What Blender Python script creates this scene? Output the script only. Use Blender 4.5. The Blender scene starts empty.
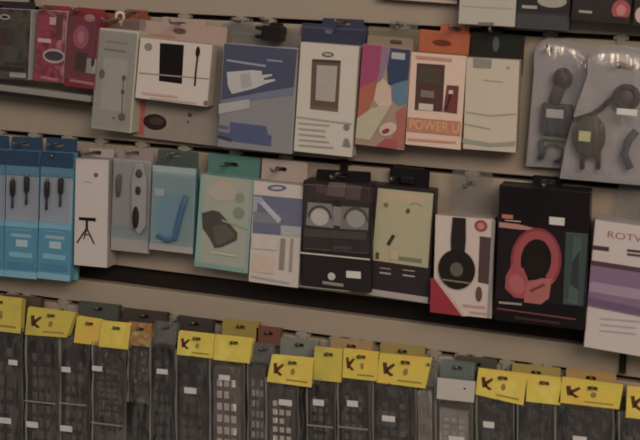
import bpy, math, random
from mathutils import Vector, Matrix
from mathutils import noise
from mathutils.geometry import tessellate_polygon
random.seed(7)
SC = bpy.context.scene
COL = SC.collection
sin, cos, pi = math.sin, math.cos, math.pi

# ------------------------------------------------------------------ camera
FOC, DIST, ZC = 1100.0, 1.375, 1.50          # focal length in px, metres from the wall, eye height
ROLL = math.atan(0.045)
PPX, PPY = 329.6, 6.6                        # where the level optical axis meets the picture
E1 = (cos(ROLL), sin(ROLL)); E2 = (-sin(ROLL), cos(ROLL))
YAW = math.atan(FOC / 3602.0)
RGT = Vector((cos(YAW), sin(YAW), 0)); FWD = Vector((-sin(YAW), cos(YAW), 0)); UP = Vector((0, 0, 1))
EYE = Vector((0, -DIST, ZC))
cd = bpy.data.cameras.new('camera'); cam = bpy.data.objects.new('camera', cd); COL.objects.link(cam)
xr = RGT * cos(ROLL) + UP * sin(ROLL); xu = UP * cos(ROLL) - RGT * sin(ROLL)
m = Matrix((xr, xu, -FWD)).transposed().to_4x4(); m.translation = EYE
cam.matrix_world = m
cd.sensor_fit = 'HORIZONTAL'; cd.sensor_width = 36.0; cd.lens = FOC / 640 * 36
cd.shift_x = (320 - PPX) / 640; cd.shift_y = (PPY - 220) / 640
cd.clip_start = 0.05
cd.dof.use_dof = True; cd.dof.focus_distance = 2.6; cd.dof.aperture_fstop = (cd.lens / 1000) / .0035
SC.camera = cam

def at(px, py, d=0.0):
    """point of the place seen at (px, py), d metres in front of the slat wall"""
    a = (px - PPX) * E1[0] + (py - PPY) * E1[1]
    b = (px - PPX) * E2[0] + (py - PPY) * E2[1]
    r = FWD + RGT * (a / FOC) - UP * (b / FOC)
    return EYE + r * ((DIST - d) / r.y)

# ------------------------------------------------------------------ materials
LUM = (0.45, 0.36, 0.28)
def lin(c): return ((c / 255 + .055) / 1.055) ** 2.4 if c > 10 else c / 255 / 12.92
def D(r, g, b):
    y = .3*r + .59*g + .11*b
    r, g, b = [(v*.72 + y*.28) * k for v, k in zip((r, g, b), (.79, .765, .74))]
    return tuple(min(.85, max(.003, lin(v) / L)) for v, L in zip((r, g, b), LUM))
MC = {}
def M(rgb, rough=.5, var=.10, metal=0, spec=.22, scale=60, bump=0):
    """paper, card, plastic or metal of one colour with slight mottling"""
    k = (rgb, rough, var, metal, spec, scale, bump)
    if k in MC: return MC[k]
    mt = bpy.data.materials.new('surface_%d' % len(MC)); mt.use_nodes = True
    nt = mt.node_tree; n = nt.nodes; p = n['Principled BSDF']
    tc = n.new('ShaderNodeTexCoord'); nz = n.new('ShaderNodeTexNoise')
    nz.inputs['Scale'].default_value = scale; nz.inputs['Detail'].default_value = 3
    nt.links.new(tc.outputs['Object'], nz.inputs['Vector'])
    mx = n.new('ShaderNodeMix'); mx.data_type = 'RGBA'
    c = D(*rgb)
    mx.inputs[6].default_value = tuple(v * (1 - var) for v in c) + (1,)
    mx.inputs[7].default_value = tuple(min(.9, v * (1 + var)) for v in c) + (1,)
    nt.links.new(nz.outputs['Fac'], mx.inputs[0]); nt.links.new(mx.outputs[2], p.inputs['Base Color'])
    p.inputs['Roughness'].default_value = rough; p.inputs['Metallic'].default_value = metal
    p.inputs['Specular IOR Level'].default_value = spec
    if bump:
        bp = n.new('ShaderNodeBump'); bp.inputs['Strength'].default_value = bump; bp.inputs['Distance'].default_value = .002
        nt.links.new(nz.outputs['Fac'], bp.inputs['Height']); nt.links.new(bp.outputs['Normal'], p.inputs['Normal'])
    MC[k] = mt
    return mt
def art(cols, scale=30, seed=0, rough=.35):
    """mottled colour print: a noise through a ramp of colours"""
    mt = bpy.data.materials.new('print_%d' % seed); mt.use_nodes = True
    nt = mt.node_tree; n = nt.nodes; p = n['Principled BSDF']
    tc = n.new('ShaderNodeTexCoord'); mp = n.new('ShaderNodeMapping'); mp.inputs['Location'].default_value = (seed * 3.1, 0, seed * 1.7)
    nz = n.new('ShaderNodeTexNoise'); nz.inputs['Scale'].default_value = scale; nz.inputs['Detail'].default_value = 1.5
    rp = n.new('ShaderNodeValToRGB')
    el = rp.color_ramp.elements
    el[0].position = .3; el[0].color = D(*cols[0]) + (1,); el[1].position = .7; el[1].color = D(*cols[-1]) + (1,)
    for i, c in enumerate(cols[1:-1]):
        e = el.new(.3 + .4 * (i + 1) / (len(cols) - 1)); e.color = D(*c) + (1,)
    nt.links.new(tc.outputs['Object'], mp.inputs[0]); nt.links.new(mp.outputs[0], nz.inputs['Vector'])
    nt.links.new(nz.outputs['Fac'], rp.inputs[0]); nt.links.new(rp.outputs[0], p.inputs['Base Color'])
    p.inputs['Roughness'].default_value = rough
    return mt
def film(tint, haze, haze_col, gloss=.12, rough=.12, bump=.4, name='clear_film', bscale=45):
    """clear packaging film: see-through, a little cloudy, glossy and wrinkled"""
    mt = bpy.data.materials.new(name); mt.use_nodes = True
    nt = mt.node_tree; n = nt.nodes; n.clear()
    o = n.new('ShaderNodeOutputMaterial'); tr = n.new('ShaderNodeBsdfTransparent'); tr.inputs[0].default_value = tint + (1,)
    df = n.new('ShaderNodeBsdfDiffuse'); df.inputs[0].default_value = D(*haze_col) + (1,)
    gl = n.new('ShaderNodeBsdfGlossy'); gl.inputs['Roughness'].default_value = rough
    m1 = n.new('ShaderNodeMixShader'); m1.inputs[0].default_value = haze
    m2 = n.new('ShaderNodeMixShader'); m2.inputs[0].default_value = gloss
    tc = n.new('ShaderNodeTexCoord'); mp = n.new('ShaderNodeMapping'); mp.inputs['Scale'].default_value = (2.4, 1, .45)
    nz = n.new('ShaderNodeTexNoise'); nz.inputs['Scale'].default_value = bscale; nz.inputs['Detail'].default_value = 3
    bp = n.new('ShaderNodeBump'); bp.inputs['Strength'].default_value = bump; bp.inputs['Distance'].default_value = .01
    L = nt.links.new
    L(tc.outputs['Object'], mp.inputs[0]); L(mp.outputs[0], nz.inputs['Vector']); L(nz.outputs['Fac'], bp.inputs['Height'])
    L(bp.outputs[0], gl.inputs['Normal']); L(bp.outputs[0], df.inputs['Normal'])
    L(tr.outputs[0], m1.inputs[1]); L(df.outputs[0], m1.inputs[2]); L(m1.outputs[0], m2.inputs[1]); L(gl.outputs[0], m2.inputs[2])
    L(m2.outputs[0], o.inputs[0])
    return mt
BAG = film((.90, .89, .89), .10, (136, 130, 128), .19, .15, .9, 'bag_film', 24)
EDGE = film((.9, .9, .9), .45, (160, 152, 148), .12, .15, .3, 'sealed_film')
CLEAR = film((.95, .95, .95), .14, (150, 145, 140), .07, .15, .25, 'clear_plastic')
PANE = film((.97, .98, .98), .03, (130, 132, 132), .05, .1, .1, 'window_pane')
SHELL = film((.97, .97, .98), .14, (160, 150, 150), .14, .12, .9, 'blister_plastic', 34)
CYANFILM = film((.55, .8, .92), .35, (80, 150, 185), .07, .2, .3, 'cyan_film')

# ------------------------------------------------------------------ mesh building
class MB:
    def __init__(s): s.v = []; s.f = []; s.mi = []; s.sm = []; s.ms = []
    def mat(s, m):
        if m not in s.ms: s.ms.append(m)
        return s.ms.index(m)
    def add(s, vs, fs, m, smooth=False):
        o = len(s.v); k = s.mat(m); s.v += [tuple(v) for v in vs]
        for f in fs: s.f.append([i + o for i in f]); s.mi.append(k); s.sm.append(smooth)
        return s
    def box(s, x0, x1, y0, y1, z0, z1, m):
        vs = [(x0,y0,z0),(x1,y0,z0),(x1,y1,z0),(x0,y1,z0),(x0,y0,z1),(x1,y0,z1),(x1,y1,z1),(x0,y1,z1)]
        return s.add(vs, [(3,2,1,0),(4,5,6,7),(0,1,5,4),(1,2,6,5),(2,3,7,6),(3,0,4,7)], m)
    def ext(s, outer, y0, y1, m, holes=()):
        """polygon in x,z (with holes) extruded from y0 (front) to y1 (back)"""
        loops = [list(outer)] + [list(h) for h in holes]
        tr = tessellate_polygon([[Vector((x, z, 0)) for x, z in l] for l in loops])
        pts = [p for l in loops for p in l]; n = len(pts)
        vs = [(x, y0, z) for x, z in pts] + [(x, y1, z) for x, z in pts]
        fs = []
        for t in tr:
            a, b, c = [Vector(pts[i]) for i in t]
            t = tuple(t) if (b - a).cross(c - a) > 0 else tuple(reversed(t))
            fs.append(t); fs.append(tuple(i + n for i in reversed(t)))
        o = 0
        for li, l in enumerate(loops):
            k = len(l)
            ar = sum(l[i][0] * l[(i+1) % k][1] - l[(i+1) % k][0] * l[i][1] for i in range(k))
            for i in range(k):
                j = (i + 1) % k; q = (o+i, o+j, o+j+n, o+i+n)
                fs.append(q if (ar > 0) != (li == 0) else tuple(reversed(q)))
            o += k
        return s.add(vs, fs, m)
    def flat(s, pts, y, m): return s.add([(x, y, z) for x, z in pts], [tuple(range(len(pts)))], m)
    def tube(s, pts, r, m, n=8, caps=True):
        pts = [Vector(p) for p in pts]; vs = []; fs = []
        for i, p in enumerate(pts):
            t = (pts[min(i+1, len(pts)-1)] - pts[max(i-1, 0)]).normalized()
            a = t.cross(Vector((0, 1, 0)))
            if a.length < .1: a = t.cross(Vector((0, 0, 1)))
            a.normalize(); b = t.cross(a); rr = r[i] if isinstance(r, (list, tuple)) else r
            vs += [p + (a * cos(2*pi*k/n) + b * sin(2*pi*k/n)) * rr for k in range(n)]
        for i in range(len(pts) - 1):
            for k in range(n): fs.append((i*n+k, i*n+(k+1) % n, (i+1)*n+(k+1) % n, (i+1)*n+k))
        if caps: fs += [tuple(reversed(range(n))), tuple(range(len(vs)-n, len(vs)))]
        return s.add(vs, fs, m, True)
    def ball(s, c, rx, ry, rz, m, n=16, k=10):
        vs = []; fs = []
        for i in range(k + 1):
            th = pi * i / k
            for j in range(n):
                ph = 2*pi*j/n
                vs.append((c[0]+rx*sin(th)*cos(ph), c[1]+ry*sin(th)*sin(ph), c[2]+rz*cos(th)))
        for i in range(k):
            for j in range(n): fs.append((i*n+j, (i+1)*n+j, (i+1)*n+(j+1) % n, i*n+(j+1) % n))
        return s.add(vs, fs, m, True)
    def build(s, name, parent=None, bevel=0, seg=2):
        me = bpy.data.meshes.new(name); me.from_pydata(s.v, [], s.f)
        for mt in s.ms: me.materials.append(mt)
        me.polygons.foreach_set('material_index', s.mi); me.polygons.foreach_set('use_smooth', s.sm)
        me.update()
        o = bpy.data.objects.new(name, me); COL.objects.link(o); o.parent = parent
        if bevel:
            b = o.modifiers.new('bevel', 'BEVEL'); b.width = bevel; b.segments = seg; b.limit_method = 'ANGLE'; b.angle_limit = .7
        return o
def glyphs(text):
    """outline of the lettering as flat triangles, 1 unit wide"""
    cu = bpy.data.curves.new('t', 'FONT'); cu.body = text
    o = bpy.data.objects.new('t', cu); COL.objects.link(o); bpy.context.view_layer.update()
    me = o.to_mesh(); vs = [v.co.copy() for v in me.vertices]; fs = [tuple(p.vertices) for p in me.polygons]
    o.to_mesh_clear(); bpy.data.objects.remove(o); bpy.data.curves.remove(cu)
    x0 = min(v.x for v in vs); x1 = max(v.x for v in vs); z0 = min(v.y for v in vs); z1 = max(v.y for v in vs)
    return [((v.x-x0)/(x1-x0), (v.y-z0)/(z1-z0)) for v in vs], fs
def rrect(x0, x1, z0, z1, r, n=4):
    pts = []
    for cx, cz, a in ((x1-r, z0+r, -90), (x1-r, z1-r, 0), (x0+r, z1-r, 90), (x0+r, z0+r, 180)):
        for i in range(n + 1):
            t = math.radians(a + 90 * i / n); pts.append((cx + r*cos(t), cz + r*sin(t)))
    return pts
def ell(cx, cz, rx, rz, n=20, rot=0):
    return [(cx + rx*cos(2*pi*i/n)*cos(rot) - rz*sin(2*pi*i/n)*sin(rot), cz + rx*cos(2*pi*i/n)*sin(rot) + rz*sin(2*pi*i/n)*cos(rot)) for i in range(n)]
def tags(o, label, cat, group=None):
    o['label'] = label; o['category'] = cat
    if group: o['group'] = group
    return o

# ------------------------------------------------------------------ the slat wall
Z1 = at(320, 23).z; Z2 = at(320, 160.5).z; Z3 = at(320, 337).z     # grooves
ZB0 = at(320, 290.5).z; ZB1 = at(320, 311).z                        # dark joint between two panels
GH = .0032                                                        # half a groove
WX0, WX1 = -2.2, 1.3
laminate = M((155, 133, 112), .42, .07, 0, .4, 9)
joint = M((30, 22, 18), .7, .2)
def structure(o): o['kind'] = 'structure'; return o
pitch = Z1 - Z2
mb = MB()
gro = [Z1 + pitch*3, Z1 + pitch*2, Z1 + pitch, Z1, Z2]
zs = []
top = 2.6
for g in gro: zs.append((g + GH, top)); top = g - GH
zs.append((ZB0, top)); zs.append((Z3 + GH, ZB1)); top = Z3 - GH
g = Z3 - pitch
while g > .25: zs.append((g + GH, top)); top = g - GH; g -= pitch
zs.append((.1, top))
for a, b in zs: mb.box(WX0, WX1, 0, .016, a, b, laminate)
mb.box(WX0, WX1, .013, .03, .1, 2.6, joint)
structure(mb.build('wall_back', bevel=.0012))
structure(MB().box(WX0, WX1, -.004, .03, 0, .1, M((60, 52, 46), .5)).build('baseboard_back', bevel=.002))
structure(MB().box(WX0, WX1, -3.2, .03, -.03, 0, M((120, 112, 104), .35, .12, 0, .5, 5)).build('floor'))

# ------------------------------------------------------------------ hooks
cream = M((142, 128, 110), .4); wire = M((120, 112, 104), .28, .05, .8); blackp = M((26, 22, 22), .4)
def groove_z(z):
    return min((g for g in (Z1 + 2*pitch, Z1 + pitch, Z1, Z2, Z3) if g > z - .016), key=lambda g: g - z)
def bracket(parent, h, col, w=.009):
    """plate on the slat between the groove (h above the rod) and the rod, with a tongue in the groove"""
    y = -.0022 - random.random() * .0006
    b = MB().box(-w*.6, w*.6, y, -.0003, min(-.004, h - .004), max(.004, h + .0045), col)
    b.box(-w, w, y + .0004, .0095, h - .0023, h + .0023, col)
    return b.build('bracket', parent, .0005)
def hook(px, py, dh, length, label, col=cream):
    """a slat hook whose rod passes through the hole seen at (px,py), dh from the wall"""
    p = at(px, py, dh); gz = groove_z(p.z)
    r = bpy.data.objects.new('display_hook', None); COL.objects.link(r); r.location = (p.x, 0, p.z)
    tags(r, label, 'hook', 'slat wall display hooks')
    h = gz - p.z
    bracket(r, h, col)
    MB().tube([(0, -.001, .0), (0, -length + .006, .0), (0, -length + .002, .0015), (0, -length, .004)], .0019, wire, 10).build('rod', r)
    return r

# ------------------------------------------------------------------ packs
class Pack:
    """a thing whose front is the rectangle seen through four corners (TL, TR, BR, BL), d from the wall"""
    def __init__(s, name, label, cat, quad, d, depth, group=None):
        tl, tr, br, bl = [at(x, y, d) for x, y in quad]
        u = ((tr - tl) + (br - bl)); s.ang = -math.atan2(u.z, u.x)
        s.d = d; s.depth = depth
        c = (tl + tr + br + bl) / 4
        s.w = ((tr - tl).length + (br - bl).length) / 2; s.h = ((tl - bl).length + (tr - br).length) / 2
        s.ux = Vector((cos(s.ang), 0, -sin(s.ang))); s.uz = Vector((sin(s.ang), 0, cos(s.ang)))
        s.o = c - s.uz * (s.h / 2) ; s.o.y = -d + depth
        s.root = bpy.data.objects.new(name, None); COL.objects.link(s.root); s.root.empty_display_size = .02
        s.root.location = s.o; s.root.rotation_euler = (0, s.ang, 0)
        tags(s.root, label, cat, group)
        s.yf = -depth; s.lay = 0; s.mb = MB()
    def l(s, p, d=None):
        q = at(p[0], p[1], s.d if d is None else d) - s.o
        return (q.dot(s.ux), q.dot(s.uz))
    def ls(s, pts, d=None): return [s.l(p, d) for p in pts]
    def Y(s, d): return -d + (s.d - s.depth)           # local y of a depth from the wall
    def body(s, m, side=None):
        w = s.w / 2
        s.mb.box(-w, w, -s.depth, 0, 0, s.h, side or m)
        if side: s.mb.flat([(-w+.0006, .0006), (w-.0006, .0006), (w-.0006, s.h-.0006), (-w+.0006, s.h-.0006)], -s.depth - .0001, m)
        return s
    def top(s): s.lay += 1; return s.yf - .00012 * s.lay - .0001
    def poly(s, pts, m): s.mb.flat(s.ls(pts), s.top(), m); return s
    def rect(s, x0, y0, x1, y1, m, sk=None):
        """a printed rectangle square to the box, from its TL corner to its BR corner in the picture"""
        a = s.l((x0, y0)); b = s.l((x1, y1))
        s.mb.flat([(a[0], a[1]), (a[0], b[1]), (b[0], b[1]), (b[0], a[1])], s.top(), m); return s
    def strip(s, f0, f1, m, u0=0, u1=1):
        w = s.w; y = s.top()
        s.mb.flat([(-w/2+w*u0, s.h*(1-f0)), (-w/2+w*u0, s.h*(1-f1)), (-w/2+w*u1, s.h*(1-f1)), (-w/2+w*u1, s.h*(1-f0))], y, m); return s
    def oval(s, cx, cy, rx, ry, m, rot=0, n=24):
        c = s.l((cx, cy)); k = s.scale()
        s.mb.flat(ell(c[0], c[1], rx*k, ry*k, n, rot), s.top(), m); return s
    def scale(s): return (at(321, 200, s.d) - at(320, 200, s.d)).length
    def ring(s, cx, cy, rx, ry, t, m, a0=0, a1=360, rot=0, n=28):
        c = s.l((cx, cy)); k = s.scale(); y = s.top(); vs = []
        for i in range(n + 1):
            a = math.radians(a0 + (a1 - a0) * i / n)
            for e in (1, 0):
                X = (rx + e*t) * k * cos(a); Z = (ry + e*t) * k * sin(a)
                vs.append((c[0] + X*cos(rot) - Z*sin(rot), y, c[1] + X*sin(rot) + Z*cos(rot)))
        s.mb.add(vs, [(2*i, 2*i+1, 2*i+3, 2*i+2) for i in range(n)], m); return s
    def line(s, pts, wpx, m):
        k = s.scale() * wpx / 2; P = [Vector(p) for p in s.ls(pts)]; y = s.top()
        for a, b in zip(P, P[1:]):
            t = (b - a).normalized(); n = Vector((-t.y, t.x)) * k
            s.mb.flat([tuple(a + n), tuple(a - n), tuple(b - n), tuple(b + n)], y, m)
        return s
    def text(s, txt, x0, y0, x1, y1, m):
        """lettering from its TL corner to its BR corner in the picture"""
        a = s.l((x0, y0)); b = s.l((x1, y1)); vs, fs = glyphs(txt); y = s.top()
        s.mb.add([(a[0] + (b[0]-a[0])*u, y, b[1] + (a[1]-b[1])*v) for u, v in vs], fs, m); return s
    def lines(s, x0, y0, x1, y1, n, wpx, m):
        for i in range(n):
            t = i / max(1, n - 1); y = y0 + (y1 - y0) * t
            s.line([(x0, y), (x0 + (x1 - x0) * random.uniform(.7, 1), y + (x1-x0)*.07)], wpx, m)
        return s
    def done(s, name='box', bevel=.0009): s.main = s.mb.build(name, s.root, bevel); return s
    def part(s, name, mb, bevel=0, label=None):
        o = mb.build(name, s.root, bevel)
        if label: o['label'] = label
        return o
    def sticker(s, x0, y0, x1, y1, col=(196, 186, 178), lift=.0014):
        a = s.l((x0, y0)); b = s.l((x1, y1)); y = s.yf - lift
        return s.part('price_sticker', MB().box(a[0], b[0], y, y + .0006, b[1], a[1], M(col, .5)), 0, 'white price sticker')
    def tab(s, y_top, hole, m, u0=0.03, u1=.97, back=.0022, drop=.015, hooklabel=None, hw=.008, name='hang_tab', col=cream, reach=.018, extra=None):
        """hanging flap above the box; hole = picture point of its euro hole (on the flap)"""
        dt = s.d - s.depth + back
        zt = s.l(((hole[0]), y_top), dt)[1]; hx, hz = s.l(hole, dt)
        zt = max(zt, hz + .006)
        w = s.w; x0 = -w/2 + w*u0; x1 = -w/2 + w*u1; z0 = s.h - drop
        hx = min(max(hx, x0 + hw + .003), x1 - hw - .003)
        b = MB(); r = min(.003, (zt - z0) * .2)
        o = [(x0, z0), (x1, z0)] + rrect(x0, x1, z0, zt, r)[5:15]
        hz_ = min(hz, zt - .0055)
        b.ext(o, -back, -back + .0009, m, [list(reversed(rrect(hx-hw, hx+hw, hz_-.0028, hz_+.0028, .0025)))])
        if extra: extra(s, b, -back - .0003)
        s.part(name, b)
        W = s.root.location + s.ux * hx + s.uz * (hz_ + .0012)
        if hooklabel:
            r_ = bpy.data.objects.new('display_hook', None); COL.objects.link(r_); r_.location = (W.x, 0, W.z)
            tags(r_, hooklabel, 'hook', 'slat wall display hooks')
            gz = groove_z(W.z); h = gz - W.z
            bracket(r_, h, col)
            L = s.d + reach
            MB().tube([(0, -.001, 0), (0, -L + .006, 0), (0, -L + .002, .0015), (0, -L, .004)], .0018, wire, 10).build('rod', r_)
        return s

white = M((200, 184, 170), .45, .04); offw = M((172, 160, 146), .5, .05); navy = M((52, 56, 84), .4); black = M((24, 20, 21), .35)
dark = M((44, 36, 36), .4); grey = M((120, 112, 108), .5); silver = M((150, 142, 140), .35, .05, .2); red = M((150, 34, 40), .4)
lgrey = M((150, 140, 132), .5)

# =============================== top row, above the first groove
p = Pack('accessory_box', 'plain cream box at the top edge, its lower end just above the black hang tab', 'box', [(464,-95),(521,-93),(515,27),(459,24)], .034, .026)
p.body(offw).poly([(478,22),(494,22.5),(494,26),(478,25.5)], M((110, 98, 82), .5)).line([(462,6),(512,9)], 1.2, lgrey).done()
p.tab(-112, (492,-108), offw)
p = Pack('accessory_box', 'dark grey box with a pale oval, cut by the top edge beside the cream box', 'box', [(522,-92),(576,-90),(569,31),(517,28)], .030, .022)
p.body(M((52, 48, 50), .4)).strip(.72, .86, M((44, 40, 44), .4)).oval(552,1,13,6,lgrey).rect(522,5,537,9,lgrey).strip(.88, 1, M((64, 62, 64), .4)).done()
p.tab(-110, (550,-105), dark)
p = Pack('accessory_box', 'dark box with a red round seal, cut by the top edge', 'box', [(578,-90),(638,-86),(631,24),(573,20)], .036, .028)
p.body(M((48, 38, 40), .4)).rect(579,10,592,13.5,lgrey).oval(621,10,8,9,M((170, 66, 70), .4)).oval(621,10,4,5,M((190, 110, 105), .4)).strip(.94, 1, dark).done()
p.tab(-106, (608,-102), dark)
p = Pack('accessory_box', 'dark box with a pale round spot in the top right corner', 'box', [(641,-84),(700,-80),(692,30),(633,26)], .036, .028)
p.body(M((50, 38, 38), .4)).oval(641,15,5,7,M((190, 150, 140), .4)).done()
p.tab(-104, (672,-98), dark)
p = Pack('accessory_box', 'brown box of which only the pale lower rim shows at the top edge', 'box', [(384,-120),(464,-116),(459,3.5),(380,-1)], .013, .010)
p.body(M((110, 92, 76), .5)).strip(.975, 1, M((176, 152, 126), .5)).done()
p.tab(-134, (424,-128), lgrey)

# =============================== first row
p = Pack('toy_pack', 'dark olive blister pack with white lettering at the far left of the upper row', 'pack', [(-34,6),(31,10),(29,80),(-36,76)], .040, .016)
p.body(art([(40, 34, 30), (74, 66, 54), (58, 40, 38)], 45, 1), M((150, 142, 138), .4)).oval(5,17,6,3,lgrey).oval(5,17,4,1.6,dark).rect(0,28,11,46,M((70, 34, 36), .5)).rect(4,62,25,66,dark).rect(10,72,26,78,M((150, 140, 136), .5)).rect(0,66,24,72,black).done('card')
p.part('window_pane', MB().box(-p.w/2+.004, p.w/2-.004, p.yf-.004, p.yf-.0016, .006, p.h-.014, PANE), .0012)
p.tab(2, (-2, 5), dark, hooklabel='hook above the dark olive pack at the far left')
REDM = art([(110, 30, 46), (156, 50, 70), (120, 40, 56), (172, 96, 104)], 48, 2)
p = Pack('toy_pack', 'red pack with a pale oval picture, second from the left in the upper row', 'pack', [(36,10),(66,11),(65,84),(35,80)], .034, .012, 'red packs in the upper row')
p.body(REDM, M((156, 148, 144), .5)).rect(38,38,51,43,M((186, 140, 140), .5)).oval(54,56,13,7.5,M((160, 140, 138), .5)).oval(54,56,11,5,M((70, 50, 60), .5)).rect(50,17,56,25,M((176, 134, 124), .5)).rect(57,14,62,40,M((96, 52, 46), .5)).line([(41,77),(58,80)], 3, M((170, 90, 100), .5)).done('card')
p.tab(8, (50, 9.5), red, hooklabel='hook above the red pack with the oval picture')
p = Pack('toy_pack', 'taller crimson pack with a pink blob, behind the tall pale earphone box', 'pack', [(67,10),(98,13),(97,90),(66,86)], .038, .016, 'red packs in the upper row')
p.body(M((126, 34, 52), .4), red).oval(81,37,9,12,M((176, 66, 90), .4)).oval(81,37,4,6,M((190, 100, 118), .4)).oval(90,18,6,4,M((160, 100, 96), .4)).rect(87,58,96,74,M((150, 138, 130), .5)).rect(76,52,86,72,M((70, 30, 38), .5)).oval(93,62,2,5,dark).line([(70,80),(94,84)], 3, M((166, 90, 90), .5)).done('card')
p.part('window_pane', MB().box(-p.w/2+.003, p.w/2-.003, p.yf-.005, p.yf-.002, .012, p.h-.008, PANE), .0012)
p.tab(8, (84, 12), red, hooklabel='hook above the crimson pack')
# ledge under the red packs
a = at(-40, 77, .030); b = at(92, 91, .030); c = at(92, 101, .030)
r = bpy.data.objects.new('ledge_strip', None); COL.objects.link(r); r.location = (a.x, -.002, at(-40, 84, .03).z); r.rotation_euler = (0, .045, 0)
tags(r, 'narrow pale ledge with a dark lower lip under the red packs', 'ledge')
Lw = b.x - a.x
MB().box(0, Lw, -.030, 0, -.002, .0065, M((136, 124, 116), .45)).build('ledge', r, .0008)
MB().box(0, Lw, -.0315, -.012, -.0072, -.002, M((36, 26, 24), .5)).build('lip', r, .0006)

p = Pack('mouse_pack', 'beige card with an orange edge and a black oval, behind the white charger box', 'pack', [(139,20),(226,27),(220,147),(132,136)], .0125, .004)
p.body(M((138, 122, 108), .5), M((132, 116, 102), .5)).strip(0, .16, M((166, 132, 116), .5)).poly([(133.5,96),(146,97),(144,135),(132,133)], M((176, 76, 60), .5)).oval(155,122,13,8,M((42, 28, 28), .4)).oval(188,122,1.5,1.5,M((90, 74, 66), .5)).oval(190,115,2.5,2,M((80, 62, 54), .5)).oval(157,121,8,4,M((70, 48, 46), .4)).oval(180,31,7,3,M((96, 66, 54), .5)).line([(150,34),(176,37)], 2, M((176, 110, 96), .5)).done('card', .0004)
p.tab(18, (181,24), M((166, 132, 116), .5), u0=.25, u1=.75, hooklabel='hook above the beige card behind the white charger box', back=.0015, reach=.034)
p = Pack('hang_card', 'orange red header card with a pale curl behind the tall pale earphone box', 'card', [(97,12),(149,16),(148,60),(95,56)], .0075, .003)
p.body(art([(150, 66, 40), (120, 40, 30), (160, 84, 52)], 30, 3)).ring(120,17,3.2,3.6,2.4,M((226, 196, 150), .5),-120,200).line([(123,20),(121,26)], 2, M((200, 170, 120), .5)).done('card', .0004)
p.tab(10.5, (133, 14), M((140, 56, 40), .5), u0=.55, u1=.95, hooklabel='hook above the orange red header card', back=.0015)
p = Pack('earphone_box', 'tall pale translucent box with a small earphone drawing, left of the white charger box', 'box', [(98,27),(138,32),(132,133),(92,129)], .036, .024)
p.body(M((180, 168, 150), .35, .05), M((168, 156, 140), .35)).rect(104,57,124,112,M((196, 184, 168), .4)).line([(104,49),(126,52)], 2, M((120, 112, 100), .5)).line([(106,41),(128,44)], 2, M((160, 128, 116), .5)).oval(102,74,3.4,5,M((84, 72, 64), .5)).oval(124,78,2.3,3,dark).line([(124,78),(123,92),(122,114)], 1.2, M((96, 86, 76), .5)).oval(123,92,2,2.5,dark).oval(122,117,4,4,M((80, 66, 56), .5)).oval(114,118,1.2,1.2,dark).done()
p.part('window_pane', MB().box(-p.w/2+.001, p.w/2-.001, p.yf-.0045, p.yf-.0015, .002, p.h-.002, CLEAR), .001)
p.tab(18, (116, 21.5), CLEAR, hooklabel='hook above the tall pale earphone box')
p = Pack('charger_box', 'white box showing a black charger beside its black cable', 'box', [(141,37),(212,45),(208,107),(134,98)], .038, .0225)
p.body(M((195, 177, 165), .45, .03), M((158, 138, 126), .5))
p.poly([(160,43),(184,45),(182,84),(159,81)], M((24, 18, 18), .35)).line([(139,73),(209,79)], 1.4, M((140, 122, 112), .5))
p.rect(160.5,42.5,183,45,M((40, 32, 30), .35)).oval(148.5,47,4.4,4,M((128, 116, 104), .5)).oval(198,52,2.4,5.5,M((28, 20, 20), .4)).line([(198,55),(196,72),(195,86)], 2, M((46, 34, 34), .4)).line([(142,93),(178,97)], 2.5, M((190, 142, 138), .5)).line([(150,98),(196,103)], 1.6, M((180, 150, 140), .5)).oval(206,103,2.2,2.6,M((130, 80, 74), .5)).done()
p = Pack('hang_card', 'clear header film above the blue and silver charger box', 'card', [(222,22),(298,28),(297,60),(221,54)], .010, .003)
p.body(CLEAR).done('film', .0004)
p.tab(18.5, (238, 22), CLEAR, u0=.1, u1=.4, hooklabel='hook holding the clear film at the left above the blue charger box', back=.0015)
# plug above the blue box
q = at(268, 33, .03)
r = bpy.data.objects.new('plug_adapter', None); COL.objects.link(r); r.location = (q.x, -.012, q.z - .011); r.rotation_euler = (0, .05, 0)
tags(r, 'black two pin plug adapter above the blue and silver charger box', 'plug')
MB().ext(rrect(-.008, .019, .001, .021, .004), -.024, 0, blackp).build('body', r, .002)
MB().ext(rrect(.0, .014, .0195, .0245, .001), -.016, -.001, blackp).build('neck', r, .001)
for z in (.005, .016): MB().tube([(-.009, -.012, z), (-.017, -.012, z), (-.0205, -.012, z)], [.0028, .0028, .0018], blackp, 10).build('pin', r)
hook(266, 20.5, .01, .03, 'short hook behind the black plug adapter')
p = Pack('charger_box', 'blue and silver box with a white travel charger picture', 'box', [(224,43),(298,49),(291,154),(217,147)], .038, .024)
p.body(M((136, 130, 134), .3, .06, .15), M((150, 142, 134), .4)).poly([(224.5,43.5),(297.5,49.5),(293.6,93),(258,95),(221,103)], M((68, 72, 98), .35)).poly([(221.5,100),(258,93),(294,87),(293.6,95),(258,100),(221,108)], M((104, 108, 134), .35))
p.poly([(227,72),(252,70),(262,71),(262,75),(272,74),(272,76),(264,78),(264,80),(275,79),(275,81),(266,83.5),(256,88),(232,94),(228,86)], M((176, 168, 168), .4)).poly([(240,74),(250,72.5),(252,86),(242,89)], M((156, 148, 150), .4)).line([(227,60),(245,63),(266,66)], 2.2, M((136, 136, 156), .4)).line([(267,60),(283,61.5)], 2, M((120, 124, 150), .4))
p.poly([(219,104),(250,99),(250,108),(219,114)], M((160, 154, 152), .4)).poly([(230,122),(266,126),(268,134),(272,136),(271,146),(234,141),(220,137),(219,131),(230,133)], M((74, 82, 122), .35)).line([(218.5,126),(228,128)], 3, M((90, 86, 100), .4)).line([(218,136),(232,140)], 3, M((60, 58, 76), .4)).done()
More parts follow.
